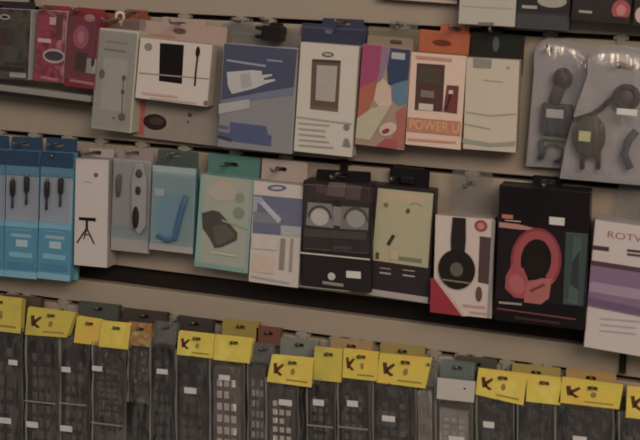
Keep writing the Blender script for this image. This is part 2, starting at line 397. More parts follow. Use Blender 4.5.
p.tab(33, (255, 38), CLEAR, hooklabel=None)
p = Pack('charger_box', 'navy box whose top end shows behind the white box with the phone frame', 'box', [(302,23),(367,26),(364,70),(300,66)], .0115, .0085)
p.body(M((50, 52, 78), .4)).oval(329,31,4,3,M((96, 100, 128), .4)).strip(.06, .12, M((66, 68, 92), .4)).done()
p.tab(20, (345, 23.5), navy, u0=.3, u1=.95, hooklabel='hook above the navy box', back=.003, reach=.04)
p = Pack('phone_case_box', 'tall white box printed with an empty phone frame and an oval logo', 'box', [(300,42),(358,46),(353,158),(294,151)], .036, .0225)
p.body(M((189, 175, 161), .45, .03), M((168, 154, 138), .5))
p.poly([(312,59),(341,60.5),(338,112),(310,109)], M((96, 74, 58), .4)).poly([(317,65),(337.5,66),(335,102),(315.5,100)], M((162, 146, 138), .45)).poly([(313,59),(341,60.5),(340.8,63),(313,61.5)], M((66, 52, 44), .4)).poly([(311.5,106),(338.3,109),(338,112),(311,109)], M((110, 84, 62), .4)).oval(328,54.5,6,2.4,M((84, 78, 84), .5),.05).oval(328,54.5,4,1.1,M((170, 160, 152), .5))
p.line([(297,117),(352,124)], 1.4, M((150, 138, 122), .5)).lines(299,123,336,145,5,1.5,M((150, 138, 120), .5)).oval(347,127,3,3,M((120, 108, 106), .5)).poly([(345,138),(349,139),(351,147),(343,146)], M((120, 112, 118), .5)).done()
p = Pack('hang_card', 'clear film header with tan print above the rainbow coloured pack', 'card', [(369,26),(420,30),(418,62),(367,58)], .010, .003)
p.body(film((.85, .8, .74), .4, (150, 132, 108), .06, .2, .2, 'tan_film')).line([(378,41),(410,44)], 2.5, M((104, 88, 70), .5)).done('film', .0004)
p.tab(22, (401, 26), CLEAR, u0=.4, u1=.95, hooklabel='hook above the clear film header by the orange card', back=.0015)
p = Pack('case_pack', 'rainbow pack with magenta, orange and blue swirls', 'pack', [(363,43),(411,49),(405,150),(355,145)], .034, .014)
p.body(M((158, 124, 104), .4, .08), M((150, 110, 96), .5))
p.poly([(363,44),(382,46),(380,70),(375,90),(359,96),(361,70)], M((164, 58, 98), .4)).poly([(360,88),(376,80),(374,98),(366,116),(357.5,118)], M((176, 84, 62), .4)).poly([(382,46),(395,48),(386,66),(381,82),(378,84),(380,64)], M((138, 100, 132), .4)).poly([(391,48),(410.5,50),(408,82),(398,88),(388,84),(387,68)], M((50, 62, 96), .4)).poly([(393,84),(408,80),(406.5,104),(398,106),(391,98)], M((84, 116, 146), .4)).poly([(377,84),(384,78),(391,88),(392,104),(380,108),(374,100)], M((196, 160, 138), .4)).rect(392,52,405,60,M((166, 158, 160), .5))
p.poly([(357.5,118),(372,108),(392,104),(380,124),(370,140),(355.5,138)], M((174, 160, 128), .4)).poly([(406,106),(404.5,148),(378,146),(392,138),(398,126),(396,112)], M((172, 88, 74), .4)).oval(388,129,9,6,M((196, 160, 140), .4),.5).oval(386,131,4,2.2,M((130, 50, 50), .4),.5).poly([(376,146),(386,138),(398,140),(396,149)], M((170, 70, 74), .4)).done('card')
p.tab(38, (396, 42), M((132, 112, 90), .5), hooklabel=None)
p = Pack('hang_card', 'bright orange header card with a dark slot above the red and white power box', 'card', [(420,29),(470,34),(467,72),(417,67)], .0115, .004)
p.body(M((186, 82, 46), .45, .08)).oval(442,43,9,3,M((110, 44, 24), .5)).done('card', .0004)
p.tab(24.5, (455, 29), M((186, 82, 46), .45), u0=.4, u1=.97, hooklabel='hook above the bright orange header card', back=.0015, reach=.035)
p = Pack('power_bank_box', 'red and white power box with a dark window, below the orange header card', 'box', [(411,51),(467,56),(461,150),(405,145)], .036, .0225)
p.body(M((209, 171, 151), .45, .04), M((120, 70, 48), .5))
p.poly([(417,63),(445,65),(442.5,112),(414.5,110)], M((84, 52, 46), .35)).poly([(447,85),(459,86),(457,114),(443,112)], M((120, 52, 48), .35)).poly([(419,67),(441,69),(440,84),(418,82)], M((76, 64, 56), .35)).rect(421,90,434,98,M((120, 104, 92), .4)).rect(419,103,433,111,M((190, 172, 156), .5)).rect(449,90,453,94,M((196, 180, 170), .5)).line([(451,94),(446,110)], 2, M((70, 34, 34), .4)).line([(416,57),(452,60)], 3, M((190, 124, 100), .5))
p.poly([(408,117),(461,121.5),(460.5,136),(407,131)], M((186, 110, 80), .45)).text('POWER U', 410,119,459,133, M((206, 148, 104), .45)).line([(408,139),(456,142.5)], 2, M((196, 124, 90), .5)).done()
p = Pack('hang_card', 'black header card with a hint of green above the cream box', 'card', [(472,31),(525,36),(522,76),(469,72)], .0115, .004)
p.body(M((38, 32, 28), .4)).oval(496,44,3,7,M((66, 84, 84), .5)).rect(500,40,518,55,M((30, 36, 26), .4)).done('card', .0004)
p.tab(27, (494, 32), black, u0=.15, u1=.6, hooklabel='hook above the black header card', back=.0015, reach=.035)
p = Pack('cable_box', 'cream box with faint green lines and a grey top corner', 'box', [(467,57),(521,60),(515,153),(462,149)], .036, .0225)
p.body(M((187, 167, 144), .45, .04), M((136, 120, 112), .4)).poly([(473,58),(492,59.5),(491,69),(473,68)], M((128, 122, 114), .5)).oval(508,68,1.6,1.6,M((150, 128, 112), .5)).line([(466,112),(490,116),(516,114)], 1.4, M((144, 136, 112), .5)).line([(464.5,124),(490,129)], 1.4, M((140, 136, 116), .5)).poly([(462.8,138),(490,143),(515.5,141),(515,146),(490,147),(462.4,143)], M((138, 136, 120), .5)).line([(484,80),(503,82)], 1, M((170, 140, 122), .5)).done()

# clamshell blisters with real things inside
def blister(label, outline, quad, d, hole, hooklabel, y0=.010):
    p = Pack('blister_pack', label, 'pack', quad, d, d - y0, 'clear clamshells by the right edge')
    o = p.ls(outline); ar = sum(o[i][0]*o[(i+1) % len(o)][1] - o[(i+1) % len(o)][0]*o[i][1] for i in range(len(o)))
    if ar < 0: o = o[::-1]
    hx, hz = p.l(hole)
    p.part('backing', MB().ext(o, -.003, 0, M((168, 156, 154), .4, .06), [list(reversed(ell(hx, hz, .0055, .0045, 14)))]), 0)
    c = Vector((sum(x for x, z in o)/len(o), sum(z for x, z in o)/len(o)))
    b = MB(); n = len(o); vs = []
    prof = [(1, -.0032), (.96, -.0045), (.93, -.55*p.depth), (.87, -.9*p.depth), (.76, -p.depth)]
    for k, y in prof: vs += [(c.x+(x-c.x)*k, y, c.y+(z-c.y)*k) for x, z in o]
    fs = [(i*n+j, i*n+(j+1) % n, (i+1)*n+(j+1) % n, (i+1)*n+j) for i in range(len(prof)-1) for j in range(n)]
    tr = tessellate_polygon([[Vector((v[0], v[2], 0)) for v in vs[-n:]]]); k0 = len(vs) - n
    fs += [tuple(k0+i for i in t) for t in tr]
    b.add(vs, fs, SHELL, True); p.part('shell', b)
    W = p.root.location + p.ux*hx + p.uz*(hz + .002)
    r_ = bpy.data.objects.new('display_hook', None); COL.objects.link(r_); r_.location = (W.x, 0, W.z)
    tags(r_, hooklabel, 'hook', 'slat wall display hooks'); gz = groove_z(W.z); h = gz - W.z
    bracket(r_, h, cream)
    MB().tube([(0, -.001, 0), (0, -d+.004, 0), (0, -d, .003)], .0018, wire, 10).build('rod', r_)
    return p
def arc(cx, cy, rx, ry, a0, a1, n=14): return [(cx+rx*cos(math.radians(a0+(a1-a0)*i/n)), cy-ry*sin(math.radians(a0+(a1-a0)*i/n))) for i in range(n+1)]
o1 = [(524,168),(528,120),(532,72)] + arc(551,56,19,18,180,90,8) + [(566,40),(584,46)] + [(594,56),(594,120),(588,172)]
p = blister('left clear clamshell holding a dark car charger, by the cream box', o1, [(530,38),(594,42),(588,174),(524,168)], .032, (547,50), 'hook above the left clear clamshell')
k = p.scale()
def L3(p, x, y, f): a = p.l((x, y)); return Vector((a[0], -p.depth*f, a[1]))
b = MB(); c = L3(p, 562, 79, .5); b.ball(c, 9*k, 8*k, 10*k, M((56, 46, 46), .35)); b.tube([c, L3(p, 557, 92, .5), L3(p, 553, 104, .5)], [.006, .0075, .007], M((84, 66, 52), .4), 12); p.part('charger_head', b)
a1 = p.l((541,103)); a2 = p.l((571,137))
p.part('charger_body', MB().box(a1[0], a2[0], -.016, -.004, a2[1], a1[1], M((60, 56, 66), .4)), .003)
a1 = p.l((546,109)); a2 = p.l((563,119)); p.part('price_sticker', MB().box(a1[0], a2[0], -.0178, -.0166, a2[1], a1[1], M((190, 176, 166), .5)), 0, 'white price sticker')
a1 = p.l((541,137)); a2 = p.l((566,142)); p.part('green_strip', MB().box(a1[0], a2[0], -.012, -.004, a2[1], a1[1], M((96, 124, 84), .5)), .0006, 'green strip')
p.part('cable', MB().tube([L3(p, x, y, .4) for x, y in arc(552,154,9,9,200,-80,16)] + [L3(p, 556, 164, .4)], .0019, M((84, 78, 82), .4), 8), 0)
a1 = p.l((538,141)); p.part('side_clip', MB().tube([L3(p, 540, 142, .4), L3(p, 540, 160, .4)], .0035, M((70, 66, 74), .4), 10))
o2 = [(558,181),(563,150),(574,110),(586,76)] + arc(606,64,20,18,180,90,8) + [(624,46),(650,52),(662,70),(664,190)]
p = blister('right clear clamshell holding an olive round speaker and black cable, cut by the right edge', o2, [(570,43),(668,50),(662,192),(558,181)], .060, (618,66), 'hook above the right clear clamshell', .034)
k = p.scale()
b = MB(); b.ball(L3(p, 588, 137, .45), 15*k, 8*k, 20*k, M((76, 68, 50), .4), 24, 14); p.part('speaker', b)
a1 = p.l((579,131)); a2 = p.l((590,142)); p.part('label', MB().box(a1[0], a2[0], -.0250, -.0205, a2[1], a1[1], M((206, 196, 130), .5)), 0, 'pale yellow label')
for x in (581, 597): p.part('foot', MB().tube([L3(p, x, 150, .4), L3(p, x+.5, 171, .4)], [.004, .0025], M((60, 54, 54), .4), 10))
p.part('cable', MB().tube([L3(p, x, y, .5) for x, y in ((572,121),(580,119),(590,116),(600,110),(608,102),(616,97),(624,94))], .0031, M((40, 32, 32), .4), 10))
p.part('coil', MB().tube([L3(p, x, y, .5) for x, y in arc(626,98,11,10,0,360,22)], .0042, M((50, 42, 42), .4), 10, False))
b = MB(); b.ball(L3(p, 626, 98, .45), 8*k, 4*k, 8*k, M((78, 70, 70), .4)); p.part('coil_hub', b)
a1 = p.l((617,108)); a2 = p.l((637,116)); p.part('price_sticker', MB().box(a1[0], a2[0], -.0262, -.0250, a2[1], a1[1], M((196, 186, 180), .5)), 0, 'white price sticker')
p.part('strap', MB().tube([L3(p, x, y, .5) for x, y in ((636,132),(628,142),(624,156),(630,170))], .0045, M((70, 72, 90), .4), 10))
p.part('tan_mark', MB().ext(ell(*p.l((626,66)), 8*k, 3*k, 14, -.2), -.0048, -.0034, M((136, 116, 100), .5)))

# =============================== second row
CB = M((66, 132, 166), .35); CB2 = M((104, 162, 186), .35); CH = M((38, 62, 92), .4)
def cable_pack(quad, label, d, hooklabel, dx=0, lift=0):
    p = Pack('cable_pack', label, 'pack', quad, d, .012, 'cyan cable packs')
    p.body(M((150, 154, 172), .4, .05), CB)
    p.strip(0, .12, CH).strip(.12, .20, M((74, 118, 150), .4)).strip(.55, 1, CB).strip(.55, .60, CB2).strip(.62, .625, CB2, .2, .8)
    p.strip(.655, .68, M((130, 158, 172), .4), .2, .8).strip(.70, .755, M((150, 174, 186), .4), .34, .70).strip(.80, .84, CB2, .15, .85).strip(.88, .93, M((58, 118, 160), .4), .1, .9).strip(.95, 1, CB2)
    p.done('card')
    for u, s in ((.26, -.002), (.68, .004)):
        b = MB(); x = -p.w/2 + p.w*u; z = p.h*.72 + s; y = -.0165; pc = M((30, 22, 30), .4)
        b.tube([(x, y, z+.016), (x, y, z+.011)], [.0016, .0024], M((110, 104, 108), .3), 8)
        b.tube([(x, y, z+.011), (x, y, z+.008), (x, y, z-.008), (x, y, z-.012)], [.0026, .0040, .0038, .0022], pc, 12)
        b.tube([(x, y, z-.012), (x, y, z-.028)], .0018, M((46, 38, 50), .4), 8)
        p.part('plug', b)
    p.part('window_film', MB().box(-p.w/2+.001, p.w/2-.001, -.0222, -.0125, p.h*.46, p.h*.82, PANE), .002)
    p.tab(quad[0][1]-13, ((quad[0][0]+quad[1][0])/2, quad[0][1]-6), CH, hooklabel=hooklabel)
    return p
cable_pack([(-28,148),(7,150),(3,276),(-32,273)], 'cyan cable pack cut by the left edge', .030, 'hook above the cyan cable pack cut by the left edge')
cable_pack([(8,150),(41,152),(36,279),(3,276)], 'cyan cable pack between the left edge one and the one by the tripod box', .034, 'hook above the middle cyan cable pack')
cable_pack([(42,151),(75,154),(69,281),(37,278)], 'cyan cable pack next to the white tripod box', .038, 'hook above the cyan cable pack by the tripod box')
p = Pack('cable_pack', 'teal pack whose lower corner sticks out behind the white tripod box', 'pack', [(50,160),(80,163),(78,280),(46,277)], .012, .006, 'cyan cable packs')
p.body(M((84, 150, 156), .4)).strip(.8, 1, M((96, 166, 168), .4)).done('card'); p.tab(150, (64, 156), CH, hooklabel='hook above the teal pack behind the tripod box', reach=.03)
p = Pack('tripod_box', 'narrow white box printed with a small black tripod', 'box', [(77,158),(110,160),(106,268),(72,265)], .036, .026)
p.body(M((188, 171, 164), .45, .03), M((146, 130, 124), .5)).oval(96,175,2.6,2.4,M((150, 60, 60), .5)).line([(84,181),(92,183)], 1, M((150, 132, 126), .5))
p.poly([(79,217),(96,218),(96,221.5),(79,220)], black).line([(87,220),(87,230)], 3, dark).line([(87,228),(77,243)], 1.6, dark).line([(87,228),(94.5,244)], 1.6, dark).line([(87,229),(84,239)], 1.3, dark).line([(83,234),(91,235)], 1, dark).done()
p.tab(149, (93, 152.5), M((160, 144, 138), .45), u0=.15, u1=.9, hooklabel='hook above the white tripod box', drop=.001)
p = Pack('cable_pack', 'grey clear pack with a loose connector and a dark oval adapter', 'pack', [(114,158),(152,161),(148,254),(110,250)], .030, .010)
p.body(M((150, 138, 136), .45, .05), M((140, 130, 130), .4)).strip(.72, .86, M((126, 134, 138), .4)).done('card')
p.part('connector', MB().tube([L3(p, 120.5, 174, 1.3), L3(p, 120, 178, 1.3), L3(p, 119.5, 190, 1.3), L3(p, 119, 196, 1.3)], [.002, .0038, .0036, .002], M((84, 74, 84), .4), 10))
b = MB(); P = [p.l(q) for q in ((133,180),(137,164),(144,162),(148,182),(147,226),(141,234),(133,226))]
b.ext(P[::-1], -.0155, -.0105, M((150, 142, 142), .35)); fr = p.part('adapter_frame', b, .0012, 'pale plastic frame')
b = MB(); b.ball(L3(p, 137.5, 217, 1.6), .0052, .002, .0155, black); b.ball(L3(p, 140, 190, 1.6), .0042, .002, .006, dark); b.ball(L3(p, 141, 173, 1.6), .0052, .002, .006, M((70, 56, 62), .4)); p.part('adapter', b)
p.part('window_film', MB().box(-p.w/2+.001, p.w/2-.001, -.0215, -.0105, p.h*.2, p.h*.98, PANE), .002)
p.tab(149, (134, 153), M((140, 120, 116), .45), hooklabel='hook above the grey clear pack')
p = Pack('cable_pack', 'pale teal pack with a blue curved strap inside', 'pack', [(153,165),(197,169),(192,254),(149,249)], .036, .012)
p.body(M((120, 146, 150), .4, .06), M((70, 110, 112), .4)).strip(0, .07, M((140, 158, 158), .4)).strip(.92, 1, M((156, 148, 142), .4)).rect(155,188,164,196,M((170, 166, 166), .4)).poly([(160,196),(176,192),(184,206),(180,236),(160,238),(154,220)], M((96, 134, 156), .4)).done('card')
p.part('strap', MB().tube([L3(p, x, y, 1.25) for x, y in ((187,196),(184,206),(179,224),(176,238),(168,240),(158,235))], [.0036, .0042, .004, .0036, .003, .002], M((58, 98, 142), .4), 10))
p.part('window_film', MB().box(-p.w/2+.001, p.w/2-.001, -.0215, -.0125, p.h*.1, p.h*.92, PANE), .002)
p.tab(151, (176, 155), M((66, 74, 72), .45), hooklabel='hook above the pale teal pack')
p = Pack('adapter_box', 'mint framed box picturing a dark grey adapter under a teal header', 'box', [(201,174),(254,180),(247,274),(194,266)], .036, .0225)
p.body(M((150, 150, 132), .45, .05), M((112, 140, 132), .4)).poly([(201,174),(205,174.4),(199,267),(194.4,266)], M((120, 156, 148), .4)).poly([(194.4,261),(247.3,269),(247,273.6),(194,265.6)], M((110, 146, 138), .4)).poly([(251,180),(254,180),(247.4,273),(244.6,272.6)], M((126, 150, 140), .4))
p.oval(224,186,9,5,M((184, 146, 122), .45)).oval(222,193,16,8,M((164, 152, 134), .45)).oval(240,198,5,5,M((124, 132, 112), .45)).oval(239,213,6,5.5,M((116, 124, 108), .45)).poly([(202,213),(213,210),(220,212),(238,233),(237,240),(222,247),(215,248),(210,238),(203,228)], M((70, 66, 58), .4)).poly([(213,226),(226,224),(236,236),(222,244),(216,244)], M((86, 80, 70), .4)).line([(222,220),(248,229)], 1.6, M((132, 150, 116), .45)).line([(212,252),(238,256)], 2, M((172, 166, 146), .45)).done()
p.tab(155, (231, 164.5), M((68, 116, 106), .45), u0=.02, u1=1, hooklabel='hook above the mint framed adapter box', drop=.001, hw=.010)
p = Pack('usb_stick_box', 'white box with a blue panel showing a white stick, under a pinkish header', 'box', [(254,181),(304,185),(298,289),(248,281)], .036, .0225)
p.body(M((187, 171, 161), .45, .03), M((150, 134, 126), .5)).oval(277,188,10,3.2,M((92, 92, 118), .45),.1).oval(277,188,6,1.3,M((176, 166, 164), .45),.1).poly([(254,194.5),(303.5,199),(301.5,237),(252.5,233)], M((98, 98, 128), .4)).poly([(253.4,212),(281,214),(281,224),(253,222)], M((116, 116, 126), .4)).poly([(254,196),(258,196.4),(257,212),(253.6,211)], M((150, 144, 164), .4)).line([(260,200),(280,221)], 5, M((170, 164, 174), .45)).line([(258,198),(262,202)], 6, M((150, 146, 164), .45)).poly([(281,225),(301.5,227),(301,237),(281,235)], M((160, 152, 156), .45))
p.poly([(281,238),(286,238.4),(284,270),(279,269.4)], M((132, 118, 110), .45)).poly([(291,238),(294,238.4),(292,272),(289,271.4)], M((146, 130, 120), .45)).poly([(254,254),(274,257),(273,274),(252.5,271)], M((194, 160, 140), .45)).poly([(252,236),(278,239),(277.5,250),(252,248)], M((190, 170, 158), .45)).line([(252,276),(290,283)], 2, M((160, 146, 136), .45)).done()
p.tab(160, (281, 169), M((164, 140, 128), .45), u0=.04, u1=.96, hooklabel='hook above the white and blue stick box', drop=.001)
GB = M((40, 32, 32), .35)
p = Pack('earphone_box', 'black box with pale twin arcs in its window and a white emblem below', 'box', [(307,180),(375,185),(368,292),(298,287)], .042, .030)
p.body(GB, M((34, 26, 26), .4)).poly([(308,182),(374.5,187),(373,203),(307,198)], M((58, 36, 40), .4)).poly([(329,182),(346,183),(345,197),(326,195)], M((108, 78, 80), .4)).poly([(347,184),(362,186),(360,200),(346,199)], M((96, 64, 66), .4)).oval(322,189,6,4,M((90, 50, 58), .4))
p.poly([(308,202),(332,204),(334,228),(306,225)], M((140, 128, 122), .4)).poly([(342,206),(369,208),(368,230),(340,229)], M((128, 116, 110), .4)).oval(320,217,9,8,M((196, 182, 170), .4)).oval(356,219,9,8,M((166, 154, 146), .4)).ring(320,218,10,10,2.2,M((70, 58, 56), .4),0,180).ring(356,220,10,10,2.2,M((78, 68, 64), .4),0,180).poly([(333,206),(342,207),(341,226),(334,225)], M((146, 134, 126), .4)).oval(337,202,5,2,M((20, 16, 16), .4)).rect(307,226,369,231,M((60, 50, 48), .4)).poly([(305,228),(367,232),(366,240),(304,236)], M((70, 58, 54), .4)).rect(334,245,352,250,M((66, 56, 56), .4))
p.poly([(300.5,251.5),(370.3,258.5),(370.2,260),(300.4,253)], M((190, 176, 166), .4)).oval(332,276,3.8,3.6,M((180, 170, 164), .4)).line([(323,282),(344,285)], 3, M((128, 120, 116), .4)).line([(299,285.5),(350,291)], 1, M((140, 128, 118), .4)).done()
p.sticker(346.5,270.5,361,278.5)
p.part('window_pane', MB().box(-p.w/2+.002, p.w/2-.002, p.yf-.004, p.yf-.0018, p.h*.36, p.h-.004, PANE), .001)
p.tab(171, (341, 175), black, u0=.1, u1=.9, hooklabel='black hook above the twin arc earphone box', drop=.001, col=blackp)
p = Pack('gadget_box', 'black framed box with a cream picture panel, left of the white headphone box', 'box', [(374,184),(436,190),(428,303),(366,294)], .032, .022)
p.body(M((48, 36, 40), .38), M((40, 30, 30), .4)).poly([(378,188),(433.5,193.5),(428,268),(372,260)], M((166, 154, 116), .42, .05)).poly([(382,191),(426,195),(424,204),(381,200)], M((178, 152, 118), .42)).oval(386,205,2.4,2.2,M((116, 92, 64), .42)).oval(408,211,2,2.6,M((84, 72, 54), .42),-.4).ring(416,208,5,4,1.2,M((140, 132, 96), .42),20,160).line([(388,245),(394,235)], 3.4, M((60, 48, 36), .42)).rect(376,252,379,259,M((80, 66, 44), .42)).poly([(399,256),(422,259),(422,263),(399,260)], M((118, 110, 84), .42)).rect(390,250,398,260,M((178, 156, 112), .42))
p.rect(380,267,391,269.5,M((150, 132, 128), .42)).rect(380,271.5,391,274.5,M((160, 146, 146), .42)).rect(403,269,415,271.5,M((160, 148, 116), .42)).rect(403,274,415,277,M((164, 150, 148), .42)).poly([(368.2,288),(428.6,297),(428,303),(366.4,294)], M((160, 144, 140), .35)).done()
p.tab(167, (392, 177), black, u0=.2, u1=.85, hooklabel='black hook above the cream panel box', drop=.001, col=blackp)
p = Pack('headphone_box', 'white box with a black headphone in profile and a red lower corner', 'box', [(438,215),(496,219),(490,319),(430,312)], .042, .030)
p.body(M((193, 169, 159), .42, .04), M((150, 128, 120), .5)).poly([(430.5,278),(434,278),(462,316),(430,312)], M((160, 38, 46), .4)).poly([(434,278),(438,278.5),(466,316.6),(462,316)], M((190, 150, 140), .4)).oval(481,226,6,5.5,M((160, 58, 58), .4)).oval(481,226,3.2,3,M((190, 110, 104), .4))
p.poly([(480,236),(494.5,238),(492,285),(478,282)], M((84, 56, 56), .35)).poly([(492,220),(495.6,220.4),(490,318),(487,318)], M((140, 128, 130), .4)).rect(463,304,485,309,M((180, 126, 122), .4)).oval(479,294,3,7,M((92, 66, 54), .4)).rect(470,311,488,315,M((170, 130, 124), .4))
bh = p.mb; p.done()
b = MB(); k = p.scale(); y = p.yf - .0006
P = [p.l(q) for q in ((453,217),(466,218),(466,240),(464,262),(452,262),(451,240))]
b.ext(P[::-1], y-.0012, y, M((40, 32, 30), .35)); hd = p.part('headphone_print', b, 0, 'black headphone picture')
c = p.l((457,269)); b = MB().ext(ell(c[0], c[1], 17*k, 18*k, 28), y-.0022, y, M((36, 28, 26), .35)); b.flat(ell(c[0], c[1], 6*k, 6.5*k, 20), y-.0024, M((92, 82, 76), .35)); b.flat([(c[0]-13*k, c[1]-11*k), (c[0]+13*k, c[1]-12*k), (c[0]+13*k, c[1]-10.6*k), (c[0]-13*k, c[1]-9.6*k)], y-.0026, M((130, 108, 76), .35)); b.rect = None
p.part('ear_cup', b)
p.tab(171, (470, 184), CLEAR, u0=.2, u1=.9, hooklabel='hook holding the clear flap of the white headphone box', drop=.001, name='clear_flap')
p = Pack('headphone_box', 'big black box picturing a red headphone, with a teal side window', 'box', [(501,187),(592,191),(584,332),(493,318)], .050, .038)
p.body(M((26, 20, 22), .3), M((30, 26, 28), .35)).poly([(500,222),(586,232),(581,306),(495,298)], M((32, 24, 28), .3)).poly([(566,232),(588,234),(583,306),(563,304)], M((58, 74, 74), .3)).poly([(574,236),(582,237),(577,304),(568,302)], M((74, 92, 90), .3)).poly([(572,262),(580,250),(578,290),(570,284)], M((44, 50, 54), .3))
p.rect(502,214,513,219,M((184, 92, 66), .4)).poly([(499,222),(518,224),(546,231),(520,229.5),(499,227)], M((176, 112, 96), .4)).rect(505,219.6,521,222,M((186, 156, 140), .4))
R1 = M((164, 64, 68), .35); R2 = M((140, 46, 56), .35)
p.ring(536,260,13.5,19,9,R1,-40,240,-.12).ring(536,260,20,26.5,2.5,R2,-30,200,-.12).poly([(512,264),(524,268),(530,284),(527,299),(514,297),(505,288),(506,276)], R1).poly([(527,281),(542,278),(552,278),(549,298),(541,304),(524,302)], M((172, 84, 80), .35)).oval(517,284,7,9,M((178, 80, 84), .35),.3).line([(530,291),(545,284)], 2.2, M((120, 40, 44), .35)).oval(536,262,11,16,M((30, 24, 20), .35),-.12)
p.line([(499,302),(522,304)], 2, M((140, 126, 122), .4)).line([(497,308),(576,319)], 1.4, M((120, 52, 58), .4)).line([(515,317),(560,323)], 2.4, M((66, 34, 38), .4)).done()
p.sticker(549.5,216.5,564.5,225.5, (190, 182, 180))
p.part('window_pane', MB().box(p.l((567,240))[0], p.w/2-.001, p.yf-.0035, p.yf-.0016, p.h*.2, p.h*.7, PANE), .001)
p.tab(176, (548, 182), black, u0=.33, u1=.67, hooklabel='hook above the big black headphone box', drop=.001, hw=.009)
p = Pack('router_box', 'white and purple box with reddish lettering, cut by the right edge', 'box', [(595,221),(692,231),(684,366),(584,345)], .046, .034)
p.body(M((189, 169, 165), .42, .04), M((150, 140, 136), .45)).text('ROTW', 608,231,648,243.5, M((140, 76, 76), .42)).poly([(592,245),(609,247),(609,251.5),(592,249.5)], M((70, 48, 50), .42)).poly([(627,249),(660,252.5),(660,255),(627,251.5)], M((70, 50, 50), .42)).poly([(627,253),(660,256.5),(660,259),(627,255.5)], M((84, 62, 60), .42)).poly([(591,262),(689,277),(686.5,326),(587.5,306)], M((126, 92, 122), .42)).poly([(591.2,260),(689,275),(688.8,280),(591,265)], M((84, 50, 66), .42)).poly([(590,281),(688,297),(687.5,308),(589.5,291)], M((152, 122, 146), .42)).poly([(588,297),(687,317),(686.6,324),(587.6,304)], M((104, 74, 112), .42)).lines(600,318,650,330,3,1.2,M((166, 146, 146), .42)).done()
p.tab(188, (652, 206), CLEAR, u0=.2, u1=.9, hooklabel='hook holding the clear flap of the white and purple box', drop=.001, name='clear_flap')
# spare bracket in the second groove, black clips
def clip(px, py, w, h, label):
    q = at(px, py, .004)
    tags(MB().box(-w/2, w/2, -.005, -.0004, -h, 0, blackp).box(-w/2, w/2, -.007, -.0004, -.004, 0, blackp).build('shelf_clip', None, .0008), label, 'clip')
    bpy.data.objects[-1] if False else None
def mkclip(px, py, w, h, label):
    q = at(px, py, .003)
    b = MB().box(-w/2, w/2, -.005, -.0004, -h, 0, blackp).box(-w/2, w/2, -.008, -.0004, -h, -h + .004, blackp)
    o = b.build('wall_clip', None, .0008); o.location = (q.x, 0, q.z); tags(o, label, 'clip', 'small black wall clips')
mkclip(623.5, 351, .008, .026, 'small black clip on the pale strip near the right edge')
mkclip(32.5, -8, .005, .017, 'small black clip at the top edge near the left corner')
b = MB().box(-.020, .020, -.012, -.0004, -.010, .006, blackp).box(-.009, .009, -.018, -.0004, -.014, -.004, blackp)
q = at(409, 172, .006); o = b.build('wall_clip', None, .002); o.location = (q.x, 0, q.z); tags(o, 'wide black clip under the middle groove above the cream panel box', 'clip', 'small black wall clips')

